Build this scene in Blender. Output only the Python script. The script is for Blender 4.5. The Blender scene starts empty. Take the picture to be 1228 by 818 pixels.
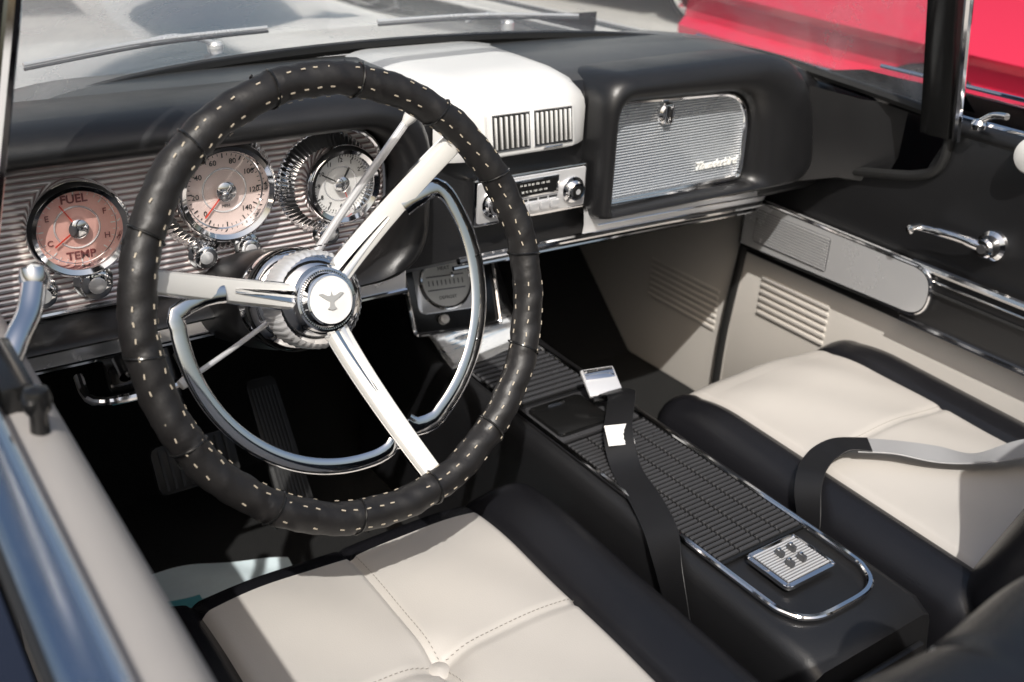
import bpy, bmesh, math, random
from mathutils import Vector, Matrix
random.seed(7)
V=Vector
sc=bpy.context.scene
COL=sc.collection
pi=math.pi
# ---------------------------------------------------------------- materials
def newmat(name):
    m=bpy.data.materials.new(name); m.use_nodes=True
    nt=m.node_tree; nt.nodes.clear()
    out=nt.nodes.new('ShaderNodeOutputMaterial')
    return m,nt,out
def mat(name,base,rough=.5,metal=0.,bump=None,var=0.,rvar=0.,coat=0.,vscale=6.,spec=.5,coatr=.05,big=.003):
    m,nt,out=newmat(name); N=nt.nodes; L=nt.links
    b=N.new('ShaderNodeBsdfPrincipled'); L.new(b.outputs[0],out.inputs[0])
    b.inputs['Base Color'].default_value=(*base,1); b.inputs['Roughness'].default_value=rough
    b.inputs['Metallic'].default_value=metal; b.inputs['Coat Weight'].default_value=coat
    b.inputs['Coat Roughness'].default_value=coatr
    b.inputs['Specular IOR Level'].default_value=spec
    tc=N.new('ShaderNodeTexCoord')
    if var or rvar:
        n=N.new('ShaderNodeTexNoise'); n.inputs['Scale'].default_value=vscale; n.inputs['Detail'].default_value=8; n.inputs['Roughness'].default_value=.65
        L.new(tc.outputs['Object'],n.inputs['Vector'])
        if var:
            mx=N.new('ShaderNodeMix'); mx.data_type='RGBA'
            mx.inputs['A'].default_value=(*[c*(1-var) for c in base],1); mx.inputs['B'].default_value=(*[min(1,c*(1+var)) for c in base],1)
            L.new(n.outputs['Fac'],mx.inputs['Factor']); L.new(mx.outputs['Result'],b.inputs['Base Color'])
        if rvar:
            mr=N.new('ShaderNodeMapRange'); mr.inputs['From Min'].default_value=.3; mr.inputs['From Max'].default_value=.7
            mr.inputs['To Min'].default_value=max(.02,rough-rvar); mr.inputs['To Max'].default_value=rough+rvar
            L.new(n.outputs['Fac'],mr.inputs['Value']); L.new(mr.outputs[0],b.inputs['Roughness'])
    if bump:
        kind,scale,strength,dist=bump
        if kind=='leather':
            t=N.new('ShaderNodeTexVoronoi'); t.inputs['Scale'].default_value=scale; o=t.outputs['Distance']
        else:
            t=N.new('ShaderNodeTexNoise'); t.inputs['Scale'].default_value=scale; t.inputs['Detail'].default_value=6; o=t.outputs['Fac']
        L.new(tc.outputs['Object'],t.inputs['Vector'])
        t2=N.new('ShaderNodeTexNoise'); t2.inputs['Scale'].default_value=14; t2.inputs['Detail'].default_value=3
        L.new(tc.outputs['Object'],t2.inputs['Vector'])
        bp=N.new('ShaderNodeBump'); bp.inputs['Strength'].default_value=strength; bp.inputs['Distance'].default_value=dist
        L.new(o,bp.inputs['Height'])
        bp2=N.new('ShaderNodeBump'); bp2.inputs['Strength'].default_value=.25; bp2.inputs['Distance'].default_value=big
        L.new(t2.outputs['Fac'],bp2.inputs['Height']); L.new(bp.outputs[0],bp2.inputs['Normal']); L.new(bp2.outputs[0],b.inputs['Normal'])
    return m
def ribmat(name,base,dark,axis,pitch,rough=.22,metal=.6):
    m,nt,out=newmat(name); N=nt.nodes; L=nt.links
    b=N.new('ShaderNodeBsdfPrincipled'); L.new(b.outputs[0],out.inputs[0])
    b.inputs['Metallic'].default_value=metal; b.inputs['Roughness'].default_value=rough
    tc=N.new('ShaderNodeTexCoord'); sp=N.new('ShaderNodeSeparateXYZ'); L.new(tc.outputs['Object'],sp.inputs[0])
    mu=N.new('ShaderNodeMath'); mu.operation='MULTIPLY'; mu.inputs[1].default_value=2*pi/pitch; L.new(sp.outputs[axis],mu.inputs[0])
    si=N.new('ShaderNodeMath'); si.operation='SINE'; L.new(mu.outputs[0],si.inputs[0])
    mr=N.new('ShaderNodeMapRange'); mr.inputs['From Min'].default_value=-.8; mr.inputs['From Max'].default_value=.0; L.new(si.outputs[0],mr.inputs['Value'])
    n=N.new('ShaderNodeTexNoise'); n.inputs['Scale'].default_value=9; n.inputs['Detail'].default_value=5; L.new(tc.outputs['Object'],n.inputs['Vector'])
    mx=N.new('ShaderNodeMix'); mx.data_type='RGBA'; mx.inputs['A'].default_value=(*dark,1); mx.inputs['B'].default_value=(*base,1)
    L.new(mr.outputs[0],mx.inputs['Factor']); L.new(mx.outputs['Result'],b.inputs['Base Color'])
    r=N.new('ShaderNodeMapRange'); r.inputs['To Min'].default_value=rough-.08; r.inputs['To Max'].default_value=rough+.12; L.new(n.outputs['Fac'],r.inputs['Value']); L.new(r.outputs[0],b.inputs['Roughness'])
    bp=N.new('ShaderNodeBump'); bp.inputs['Strength'].default_value=.7; bp.inputs['Distance'].default_value=.0016; L.new(si.outputs[0],bp.inputs['Height']); L.new(bp.outputs[0],b.inputs['Normal'])
    return m
def glassmat(name,tint=(1,1,1),haze=.03,ior=1.45,rough=0.0):
    m,nt,out=newmat(name); N=nt.nodes; L=nt.links
    tr=N.new('ShaderNodeBsdfTransparent'); tr.inputs[0].default_value=(*tint,1)
    gl=N.new('ShaderNodeBsdfGlossy'); gl.inputs['Roughness'].default_value=rough
    df=N.new('ShaderNodeBsdfDiffuse'); df.inputs[0].default_value=(.85,.85,.85,1)
    tl=N.new('ShaderNodeBsdfTranslucent'); tl.inputs[0].default_value=(.95,.95,.95,1)
    dm=N.new('ShaderNodeMixShader'); dm.inputs[0].default_value=.5; L.new(df.outputs[0],dm.inputs[1]); L.new(tl.outputs[0],dm.inputs[2])
    # thin sheet of glass: same reflectance from both sides
    ge=N.new('ShaderNodeNewGeometry'); iv=N.new('ShaderNodeMapRange'); iv.inputs['To Min'].default_value=ior; iv.inputs['To Max'].default_value=1/ior
    L.new(ge.outputs['Backfacing'],iv.inputs['Value'])
    fr=N.new('ShaderNodeFresnel'); L.new(iv.outputs[0],fr.inputs[0])
    m1=N.new('ShaderNodeMixShader'); L.new(fr.outputs[0],m1.inputs[0]); L.new(tr.outputs[0],m1.inputs[1]); L.new(gl.outputs[0],m1.inputs[2])
    tc=N.new('ShaderNodeTexCoord'); mp=N.new('ShaderNodeMapping'); mp.inputs['Scale'].default_value=(1,5,5); L.new(tc.outputs['Object'],mp.inputs[0])
    n=N.new('ShaderNodeTexNoise'); n.inputs['Scale'].default_value=2.2; n.inputs['Detail'].default_value=8; n.inputs['Roughness'].default_value=.6; L.new(mp.outputs[0],n.inputs['Vector'])
    mu=N.new('ShaderNodeMapRange'); mu.inputs['From Min'].default_value=.3; mu.inputs['From Max'].default_value=.75; mu.inputs['To Min'].default_value=haze*.4; mu.inputs['To Max'].default_value=haze*2.2; L.new(n.outputs['Fac'],mu.inputs['Value'])
    m2=N.new('ShaderNodeMixShader'); L.new(mu.outputs[0],m2.inputs[0]); L.new(m1.outputs[0],m2.inputs[1]); L.new(dm.outputs[0],m2.inputs[2])
    L.new(m2.outputs[0],out.inputs[0]); return m
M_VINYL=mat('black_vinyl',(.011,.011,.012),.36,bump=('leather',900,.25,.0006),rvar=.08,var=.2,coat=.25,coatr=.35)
M_DTOP=mat('glare_dash_vinyl',(.055,.054,.052),.38,bump=('leather',900,.25,.0006),rvar=.08,var=.35,coat=.6,coatr=.3,vscale=3)  # black vinyl lightened to imitate glare on the dash top
M_SEATBLK=mat('black_seat_vinyl',(.010,.010,.012),.23,bump=('leather',700,.3,.0008),rvar=.05,var=.2,big=.0012)
M_CREAM=mat('cream_vinyl',(.50,.472,.438),.40,bump=('leather',800,.2,.0005),rvar=.08,var=.05,big=.0022)
M_PANELC=mat('cream_trim_panel',(.66,.62,.57),.45,bump=('leather',800,.2,.0005),rvar=.08,var=.04,big=.0018)
M_PAD=mat('beige_door_pad',(.34,.32,.305),.42,bump=('leather',800,.2,.0005),rvar=.08,var=.10)
M_CREAMP=mat('cream_plastic',(.72,.71,.68),.22,rvar=.08,var=.02,coat=.4)
M_HOUS=mat('cream_vent_housing',(.70,.70,.69),.32,rvar=.08,var=.04,coat=.3,coatr=.2)
M_CHROME=mat('chrome',(.93,.93,.94),.07,1.,rvar=.04,vscale=30)
M_SATIN=mat('brushed_metal',(.82,.82,.83),.25,.5,rvar=.05,var=.04,vscale=5)
M_STRIP=mat('sill_metal',(.46,.52,.62),.22,1.,rvar=.06,vscale=8)
M_DKMETAL=mat('dark_metal',(.12,.12,.125),.3,.6,rvar=.1)
M_EMB=mat('emblem_metal',(.50,.50,.49),.3,.3)
M_RUBBER=mat('black_rubber',(.016,.016,.016),.5,bump=('noise',200,.2,.0008),rvar=.1)
M_PLAST=mat('black_plastic',(.010,.010,.010),.2,rvar=.08)
M_MATGREY=mat('grey_rubber_mat',(.045,.045,.048),.32,rvar=.1,var=.2)
M_CARPET=mat('black_carpet',(.008,.008,.008),.95,bump=('noise',500,1.,.004),var=.4,vscale=80)
M_LEATHER=mat('wheel_leather',(.012,.011,.011),.46,bump=('noise',260,.35,.0007),rvar=.10,var=.3,vscale=40)
M_STITCH=mat('tan_thread',(.46,.40,.31),.7)
M_SEAM=mat('grey_thread',(.30,.28,.25),.7)
M_PAINT=mat('black_car_paint',(.010,.011,.020),.12,coat=1.,rvar=.04)
M_HOOD=mat('glare_hood_paint',(.10,.11,.13),.26,.25,var=.5,coat=1.,rvar=.1,vscale=4)  # dark body paint lightened to imitate bright reflections on the hood
M_RIB=ribmat('ribbed_aluminium',(.95,.90,.89),(.36,.25,.24),2,.0068,.22,.42)  # pink-red reflections tinted into the base and groove colours
M_RIBG=ribmat('ribbed_aluminium_door',(.76,.79,.82),(.24,.27,.31),2,.0042,.26,.45)
M_FACE=mat('dial_face_silver',(.80,.79,.77),.35,.0,rvar=.05)
M_FACES=mat('dial_face_warm',(.82,.66,.61),.35,.0,rvar=.05)
M_FACER=mat('dial_face_rose_reflection',(.90,.50,.43),.35,.0,rvar=.05)  # reddish reflection put into the fuel dial's face colour
M_RED=mat('red_needle',(.75,.06,.03),.4)
M_WHITE=mat('white_mark',(.85,.85,.82),.5)
M_MAROON=mat('maroon_mark',(.22,.05,.05),.5)
M_BLACKMK=mat('black_mark',(.02,.02,.02),.5)
M_WEB=mat('black_webbing',(.008,.008,.009),.45,bump=('noise',900,.5,.0006))
M_WEBG=mat('grey_webbing',(.34,.34,.345),.38,bump=('noise',900,.5,.0006),coat=.3,coatr=.3)
M_LABEL=mat('white_fabric',(.78,.78,.77),.6,var=.06)
M_BLUE=mat('blue_tag',(.05,.25,.45),.5)
M_SUNPATCH=mat('pale_blue_sun_patch',(.62,.72,.75),.8,var=.15,vscale=20)  # pale part of the sunlight painted on the driver floor
M_TEAL=mat('teal_sun_patch',(.10,.36,.40),.8,var=.25,vscale=20)  # teal part of the same painted floor sunlight
M_GLASS=glassmat('windshield_glass',(.95,.97,.96),.17)
M_DIALG=glassmat('dial_glass',(1,1,1),.03,1.5)
M_FILM=glassmat('clear_plastic_film',(.9,.92,.95),.20,1.5,.08)
M_REDP=mat('red_car_paint',(.74,.03,.08),.15,coat=1.,rvar=.03)
M_WHITEP=mat('white_car_paint',(.78,.79,.80),.15,coat=1.,rvar=.03)
M_CARGL=mat('dark_car_glass',(.02,.025,.03),.05,rvar=.02)
M_TYRE=mat('tyre_rubber',(.02,.02,.02),.8)
M_LAMP=mat('red_lamp_lens',(.5,.01,.01),.15)
M_REFLCANVAS=mat('white_reflector_canvas',(.85,.85,.84),.8,var=.04)
M_GROUND=mat('pale_concrete',(.44,.43,.41),.85,bump=('noise',60,.4,.004),var=.18,vscale=1.2)
# ---------------------------------------------------------------- mesh builder
def frame(o,z,up=(0,0,1)):
    z=V(z).normalized(); up=V(up); y=(up-z*up.dot(z)).normalized(); x=y.cross(z)
    m=Matrix.Identity(4)
    for i in range(3): m[i][0]=x[i]; m[i][1]=y[i]; m[i][2]=z[i]; m[i][3]=o[i]
    return m
def T(x,y,z): return Matrix.Translation((x,y,z))
def smooth(pts,k=6,closed=False):
    pts=[V(p) for p in pts]; n=len(pts); out=[]
    rng=n if closed else n-1
    for i in range(rng):
        if closed: p0,p1,p2,p3=pts[(i-1)%n],pts[i],pts[(i+1)%n],pts[(i+2)%n]
        else: p0,p1,p2,p3=pts[max(i-1,0)],pts[i],pts[i+1],pts[min(i+2,n-1)]
        for j in range(k):
            t=j/k
            out.append(.5*((2*p1)+(p2-p0)*t+(2*p0-5*p1+4*p2-p3)*t*t+(3*p1-p0-3*p2+p3)*t**3))
    if not closed: out.append(pts[-1])
    return out
def rpoly(corners,seg=6):
    n=len(corners); out=[]
    for i in range(n):
        p=V(corners[i][:2]); r=corners[i][2]; a=V(corners[i-1][:2]); b=V(corners[(i+1)%n][:2])
        da=(a-p).normalized(); db=(b-p).normalized(); ang=da.angle(db); d=r/math.tan(ang/2) if r>0 else 0
        d=min(d,(a-p).length*.49,(b-p).length*.49)
        s=p+da*d; e=p+db*d
        for j in range(seg+1):
            t=j/seg; q=(1-t)**2*s+2*(1-t)*t*p+t*t*e; out.append((q.x,q.y))
    return out
class MB:
    def __init__(s): s.v=[];s.f=[];s.m=[];s.mats=[]
    def mi(s,m):
        if m not in s.mats: s.mats.append(m)
        return s.mats.index(m)
    def add(s,vs,fs,m,M=None):
        o=len(s.v)
        for v in vs:
            v=V(v); s.v.append(M@v if M is not None else v)
        if isinstance(m,list):
            for f,mm in zip(fs,m): s.f.append([i+o for i in f]); s.m.append(s.mi(mm))
        else:
            k=s.mi(m)
            for f in fs: s.f.append([i+o for i in f]); s.m.append(k)
        return s
    def bm(s,bm,m,M=None):
        bm.verts.index_update(); s.add([v.co.copy() for v in bm.verts],[[v.index for v in f.verts] for f in bm.faces],m,M); bm.free()
    def box(s,c,sz,m,bev=0,M=None,seg=2):
        bm=bmesh.new(); bmesh.ops.create_cube(bm,size=1)
        for v in bm.verts:
            v.co=V((v.co.x*sz[0],v.co.y*sz[1],v.co.z*sz[2]))+V(c)
        if bev>0: bmesh.ops.bevel(bm,geom=bm.edges[:],offset=bev,segments=seg,profile=.6,affect='EDGES')
        s.bm(bm,m,M); return s
    def prism(s,out,z0,z1,m,M=None,bev=0,seg=2):
        bm=bmesh.new(); a=[bm.verts.new((p[0],p[1],z0)) for p in out]; b=[bm.verts.new((p[0],p[1],z1)) for p in out]
        n=len(out); bm.faces.new(a[::-1]); top=bm.faces.new(b)
        for i in range(n): bm.faces.new((a[i],a[(i+1)%n],b[(i+1)%n],b[i]))
        if bev: bmesh.ops.bevel(bm,geom=list(top.edges),offset=bev,segments=seg,profile=.5,affect='EDGES')
        s.bm(bm,m,M); return s
    def lathe(s,prof,m,M=None,n=48,flute=0,fl=0):
        vs=[];fs=[];k=len(prof)
        for i in range(n):
            a=2*pi*i/n
            for (r,h) in prof:
                rr=r+(fl*math.sin(flute*a) if flute else 0); vs.append((rr*math.cos(a),rr*math.sin(a),h))
        for i in range(n):
            j=(i+1)%n
            for q in range(k-1): fs.append([i*k+q,j*k+q,j*k+q+1,i*k+q+1])
        s.add(vs,fs,m,M); return s
    def sheet(s,rows,m,closeu=False,closev=False,M=None,caps=False):
        nr=len(rows);nc=len(rows[0]); vs=[p for r in rows for p in r]; fs=[];ms=[]
        for i in range(nr if closev else nr-1):
            for j in range(nc if closeu else nc-1):
                fs.append([i*nc+j,i*nc+(j+1)%nc,((i+1)%nr)*nc+(j+1)%nc,((i+1)%nr)*nc+j])
                if callable(m): ms.append(m(i,j))
        if caps: 
            fs.append(list(range(nc))[::-1]); fs.append([(nr-1)*nc+j for j in range(nc)])
            if callable(m): ms+= [m(0,0),m(nr-2,0)]
        s.add(vs,fs,ms if callable(m) else m,M); return s
    def tube(s,path,r,m,n=12,closed=False,up=None,prof=None,M=None,caps=True):
        path=[V(p) for p in path]; k=len(path); rows=[]; prev=None
        pu=V(up) if (up is not None and not callable(up)) else None
        for i,p in enumerate(path):
            if closed: t=(path[(i+1)%k]-path[i-1]).normalized()
            else: t=(path[min(i+1,k-1)]-path[max(i-1,0)]).normalized()
            if callable(up): u=V(up(i,p))
            elif pu is not None: u=pu
            else:
                if prev is None: u=V((0,0,1)) if abs(t.z)<.9 else V((1,0,0))
                else: u=prev
            u=(u-t*u.dot(t)).normalized(); prev=u; w=t.cross(u)
            rr=r[min(i,len(r)-1)] if isinstance(r,(list,tuple)) else r
            if prof: rows.append([p+w*(a*rr)+u*b for a,b in prof])
            else: rows.append([p+(w*math.cos(2*pi*j/n)+u*math.sin(2*pi*j/n))*rr for j in range(n)])
        s.sheet(rows,m,closeu=True,closev=closed,M=M,caps=caps and not closed); return s
    def text(s,body,size,m,M,depth=.0004,shear=0.,bold=0):
        cu=bpy.data.curves.new('t','FONT'); cu.body=body; cu.size=size; cu.extrude=depth; cu.align_x='CENTER'; cu.align_y='CENTER'; cu.shear=shear; cu.offset=bold; cu.resolution_u=3
        ob=bpy.data.objects.new('t',cu); COL.objects.link(ob); dg=bpy.context.evaluated_depsgraph_get()
        me=bpy.data.meshes.new_from_object(ob.evaluated_get(dg))
        s.add([v.co.copy() for v in me.vertices],[list(p.vertices) for p in me.polygons],m,M)
        bpy.data.objects.remove(ob); bpy.data.meshes.remove(me); bpy.data.curves.remove(cu); return s
    def build(s,name,parent=None,ang=35,label=None,flat=False):
        me=bpy.data.meshes.new(name); me.from_pydata([tuple(v) for v in s.v],[],s.f)
        for m in s.mats: me.materials.append(m)
        me.polygons.foreach_set('material_index',s.m)
        bm=bmesh.new(); bm.from_mesh(me); bmesh.ops.recalc_face_normals(bm,faces=bm.faces[:]); bm.to_mesh(me); bm.free()
        if not flat:
            me.polygons.foreach_set('use_smooth',[True]*len(me.polygons)); me.set_sharp_from_angle(angle=math.radians(ang))
        me.update()
        ob=bpy.data.objects.new(name,me); COL.objects.link(ob)
        if parent: ob.parent=parent
        if label: ob['label']=label
        return ob
ELL=lambda w,h,n=16:[(w*math.cos(2*pi*j/n),h*math.sin(2*pi*j/n)) for j in range(n)]
def rect(w,h,b=.3):
    return [(-w,-h+h*b),(-w+h*b,-h),(w-h*b,-h),(w,-h+h*b),(w,h-h*b),(w-h*b,h),(-w+h*b,h),(-w,h-h*b)]
# ---------------------------------------------------------------- the car
car=bpy.data.objects.new('classic_car',None); COL.objects.link(car)
car['label']='black vintage convertible with cream and black vinyl interior'; car['category']='car'
# ---- dashboard body
DY=.27
mb=MB()
xs=[-.70+1.40*i/56 for i in range(57)]
rows=[]
for x in xs:
    e=max(0,(abs(x)-.45)/.25); dz=-.05*e*e; dyb=-.10*e*e
    rows.append([(x,.545+dyb,.90),(x,.54+dyb,.947+dz),(x,.50+dyb,.952+dz),(x,.42,.952+dz),(x,.34,.948+dz),(x,.30,.940+dz),(x,.283,.925+dz),(x,.278,.90+dz),(x,.278,.72),(x,.30,.705),(x,.56,.66),(x,.60,.88)])
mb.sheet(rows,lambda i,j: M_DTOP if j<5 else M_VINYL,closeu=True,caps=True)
def pod(inner,outer,k,seg=8):
    I=rpoly(inner,seg); O=rpoly(outer,seg)
    def mix(t,y,dz=0):
        if y<DY: y=DY-(DY-y)*k
        return [((1-t)*a[0]+t*b[0],y,(1-t)*a[1]+t*b[1]+dz) for a,b in zip(I,O)]
    rows=[mix(0,DY+.004),mix(.03,.235),mix(.10,.212),mix(.25,.198),mix(.45,.193),mix(.65,.197),mix(.82,.208),mix(.93,.225),mix(1.0,.25),mix(1.0,.32,-.004),mix(.9,.40,-.012),mix(.75,.47,-.03)]
    mb.sheet(rows,M_VINYL,closeu=True)
pod([(-.640,.757,.02),(-.630,.930,.05),(-.165,.930,.07),(-.165,.757,.08)],[(-.69,.738,.02),(-.69,.975,.07),(-.122,.975,.09),(-.128,.738,.07)],.85)
pod([(.183,.762,.010),(.183,.918,.03),(.468,.908,.085),(.472,.762,.02)],[(.156,.752,.01),(.152,.956,.05),(.575,.960,.19),(.650,.745,.05)],.55)
mb.sheet([[(x,y,z) for (y,z) in prof] for x,prof in [(.60,[(.26,.90),(.25,.80),(.26,.74),(.40,.70)]),(.66,[(.20,.885),(.20,.80),(.22,.75),(.40,.70)]),(.70,[(.14,.885),(.14,.80),(.16,.75),(.40,.70)])]],M_VINYL)
dash=mb.build('dashboard',car,50)
def panel(outl,m,y0,y1,rim=.0035,rimm=M_CHROME):
    mb=MB(); M=frame((0,0,0),(0,-1,0))
    mb.prism(outl,-y1,-y0,m,M)
    if rim: mb.tube([(p[0],y0-.001,p[1]) for p in outl],rim,rimm,n=8,closed=True,up=(0,-1,0))
    return mb
oL=rpoly([(-.636,.762,.02),(-.626,.926,.05),(-.169,.926,.07),(-.169,.762,.08)],8)
mbp=panel(oL,M_RIB,.268,.279)
def M2(x,z,y=.267): return frame((x,y,z),(0,-1,0))
for x,z in [(-.455,.876),(-.462,.818),(-.30,.872)]:
    mbp.prism([(-.011,.006),(0,-.008),(.011,.006)],0,.003,M_CHROME,M2(x,z))
    mbp.prism([(-.006,.004),(0,-.0045),(.006,.004)],.003,.0036,M_BLACKMK,M2(x,z))
ip=mbp.build('instrument_panel',dash,30)
# ---- gauges
def gauge(name,x,z,r,face,cone,kind):
    mb=MB(); M=M2(x,z,.268)
    if cone:
        mb.lathe([(r+.020,.000),(r+.018,.004),(r+.004,.016)],M_CHROME,M@T(cone[0],cone[1],0),n=240,flute=60,fl=.0007)
    mb.lathe([(r+.005,0),(r+.006,.014),(r+.005,.020),(r+.001,.0235),(r-.004,.021),(r-.0065,.014),(r-.007,.008)],M_CHROME,M,n=72)
    mb.lathe([(0,.008),(r-.005,.008)],face,M,n=48)
    mb.lathe([(r*.84,.0083),(r*.87,.0092),(r*.90,.0083)],M_CHROME,M,n=72)
    mb.lathe([(r*.46,.0083),(r*.48,.0095),(r*.505,.0083)],M_SATIN,M,n=60)
    mb.lathe([(.0,.017),(r*.15,.0165),(r*.22,.0145),(r*.23,.009)],M_CHROME,M,n=32)
    nt={'speed':48,'fuel':32,'clock':60}[kind]
    for i in range(nt):
        a=2*pi*i/nt
        big=(i%(nt//12))==0 if kind!='fuel' else i%4==0
        l=r*(.10 if big else .05); w=.0012 if big else .0006
        mb.box((r*.82-l/2,0,.0086),(l,w,.0006),M_BLACKMK if kind!='fuel' else M_WHITE,M=M@Matrix.Rotation(a,4,'Z'))
    def num(s,a,rr,size,m=M_BLACKMK): mb.text(s,size,m,M@T(rr*math.cos(a),rr*math.sin(a),.0088),.0001,bold=.0001)
    if kind=='speed':
        for i,s in enumerate(['0','20','40','60','80','100','120','140']):
            num(s,math.radians(225-i*270/7),r*.66,.0085)
        mb.text('MPH',.005,M_BLACKMK,M@T(0,-r*.35,.0088),.0001)
        mb.box((r*.36,0,.011),(r*.75,.0016,.0008),M_RED,M=M@Matrix.Rotation(math.radians(228),4,'Z'))
    elif kind=='fuel':
        mb.text('FUEL',.0125,M_MAROON,M@T(0,r*.66,.0088),.0001,bold=.0003); mb.text('TEMP',.0125,M_MAROON,M@T(0,-r*.66,.0088),.0001,bold=.0003)
        num('E',math.radians(155),r*.68,.009,M_MAROON); num('F',math.radians(25),r*.68,.009,M_MAROON); num('C',math.radians(205),r*.68,.009,M_MAROON); num('H',math.radians(-25),r*.68,.009,M_MAROON)
        mb.box((r*.3,0,.011),(r*.7,.0014,.0008),M_RED,M=M@Matrix.Rotation(math.radians(120),4,'Z'))
        mb.box((r*.3,0,.011),(r*.7,.0014,.0008),M_RED,M=M@Matrix.Rotation(math.radians(215),4,'Z'))
    else:
        for i in range(12): num(str(12 if i==0 else i),math.radians(90-30*i),r*.66,.007)
        mb.box((r*.26,0,.011),(r*.5,.0022,.0008),M_BLACKMK,M=M@Matrix.Rotation(math.radians(60),4,'Z'))
        mb.box((r*.32,0,.012),(r*.7,.0016,.0008),M_BLACKMK,M=M@Matrix.Rotation(math.radians(150),4,'Z'))
        mb.box((r*.32,0,.013),(r*.76,.0008,.0006),M_RED,M=M@Matrix.Rotation(math.radians(-70),4,'Z'))
    mb.lathe([(0,.0215),(r*.5,.021),(r*.8,.0195),(r-.002,.018)],M_DIALG,M,n=48)
    return mb.build(name,dash,40)
gauge('fuel_gauge',-.536,.857,.047,M_FACER,None,'fuel')
gauge('speedometer',-.375,.873,.052,M_FACES,(-.008,-.001),'speed')
gauge('clock',-.232,.860,.043,M_FACE,(-.016,.002),'clock')
def knob(x,z,r,h=.02,name='knob',y=.267,m=M_CHROME,par=None):
    mb=MB(); M=M2(x,z,y)
    mb.lathe([(r*1.35,0),(r*1.3,.003),(r*1.05,.005),(r*.8,.006),(r*.8,h*.5),(r,h*.6),(r,h*.92),(r*.85,h),(0,h*1.02)],m,M,n=48)
    mb.lathe([(0,h*1.03),(r*.55,h*1.03),(r*.6,h)],M_SATIN,M,n=24)
    for i in range(20):
        a=2*pi*i/20; mb.box((r*1.0,0,h*.76),(.0012,.0016,h*.28),m,M=M@Matrix.Rotation(a,4,'Z'))
    return mb.build(name,par or dash,40)
knob(-.582,.792,.014); knob(-.527,.793,.016); knob(-.252,.800,.013,.016); knob(-.405,.800,.013,.016); knob(-.352,.800,.012,.016)
mb=MB()
mb.tube([(-.66,.262,.752),(-.5,.258,.750),(-.15,.258,.750),(-.13,.262,.745)],.006,M_CHROME,n=10)
mb.prism(rpoly([(-.66,.700,.004),(-.66,.747,.004),(-.14,.747,.004),(-.14,.700,.004)],3),-.268,-.262,M_SATIN,frame((0,0,0),(0,-1,0)),bev=.002)
mb.tube([(-.66,.262,.699),(-.14,.262,.699)],.004,M_CHROME,n=10)
mb.build('lower_trim',dash)
mb=MB()
mb.tube(smooth([(-.56,.25,.69),(-.555,.215,.675),(-.50,.21,.672),(-.455,.215,.675),(-.45,.25,.69)],5),.0055,M_CHROME,n=10)
mb.box((-.52,.235,.69),(.03,.03,.03),M_PLAST,.004)
mb.tube([(-.52,.23,.71),(-.52,.205,.70)],.008,M_CHROME)
mb.build('release_handle',dash)
mb=MB()
pth=[(-.06,.262,.725),(.10,.258,.724),(.30,.258,.720),(.44,.262,.714),(.54,.282,.702),(.61,.325,.682),(.652,.385,.660),(.664,.42,.655)]
sp=smooth(pth,8)
mb.sheet([[p+V((0,0,.044)),p+V((0,-.003,.02)),p] for p in sp if p.x>.14],M_SATIN)
mb.tube(sp,.0055,M_CHROME,n=10)
mb.tube([p+V((0,.012,-.016)) for p in sp],.0035,M_CHROME,n=8)
mb.tube([p+V((0,-.002,.045)) for p in sp if p.x>.14],.003,M_CHROME,n=8)
for dz in (.015,.025,.035): mb.tube([p+V((0,-.003,dz)) for p in sp if p.x>.15],.0013,M_CHROME,n=6)
mb.build('chrome_rail',dash)
gl=rpoly([(.188,.768,.010),(.188,.914,.028),(.463,.904,.082),(.467,.768,.018)],8)
mbg=panel(gl,M_RIBG,.262,.279,rim=.0045)
M=M2(.292,.888,.262)
mbg.lathe([(.017,0),(.016,.004),(.012,.007),(.009,.006),(0,.009)],M_CHROME,M,n=32); mbg.box((0,0,.010),(.003,.009,.002),M_BLACKMK,M=M)
mbg.prism(rpoly([(-.007,-.014,.002),(-.007,.014,.002),(.007,.014,.002),(.007,-.014,.002)],3),.006,.009,M_CHROME,M,bev=.001)
mbg.text('Thunderbird',.0175,M_WHITE,M2(.408,.797,.2600),.0014,shear=.35,bold=.0001)
mbg.build('glove_box_door',dash,30)
# centre: cream housing, air vents, radio
mb=MB(); rows=[]
for i in range(41):
    x=-.095+.245*i/40; e=max(0,(abs(x-.0275)-.070)/.0525); s_=min(1,e)**2
    rows.append([(x,.535-.02*s_,.9540-.003*s_),(x,.50,.9560-.006*s_),(x,.42,.9585-.010*s_),(x,.35,.9600-.014*s_),(x,.308,.9575-.018*s_),(x,.283+.004*s_,.949-.020*s_),(x,.268+.010*s_,.935-.014*s_),(x,.258+.016*s_,.916-.006*s_),(x,.250+.024*s_,.872),(x,.254+.020*s_,.863),(x,.285,.860)])
mb.sheet(rows,M_HOUS)
Mv=frame((.043,.2505,.893),(0,-1,.15))
mb.prism(rpoly([(-.072,-.026,.006),(-.072,.032,.008),(.070,.032,.008),(.070,-.026,.006)],4),-.004,.0035,M_HOUS,Mv,bev=.0015)
for c,w in ((-.036,.029),(.032,.031)):
    mb.prism(rpoly([(c-w,-.018,.003),(c-w,.026,.003),(c+w,.026,.003),(c+w,-.018,.003)],3),.003,.0041,M_BLACKMK,Mv)
    k=int(w*2/.0075)
    for i in range(k):
        xx=c-w+.004+i*(2*w-.008)/(k-1)
        mb.box((xx,.004,.0060),(.0020,.041,.005),M_HOUS,M=Mv,bev=.0005,seg=1)
    mb.tube([(c-w,-.019,.004),(c-w,.027,.004),(c+w,.027,.004),(c+w,-.019,.004)],.0015,M_CHROME,n=6,closed=True,M=Mv)
mb.box((.030,-.0225,.006),(.03,.003,.004),M_CHROME,.001,Mv)
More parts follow.
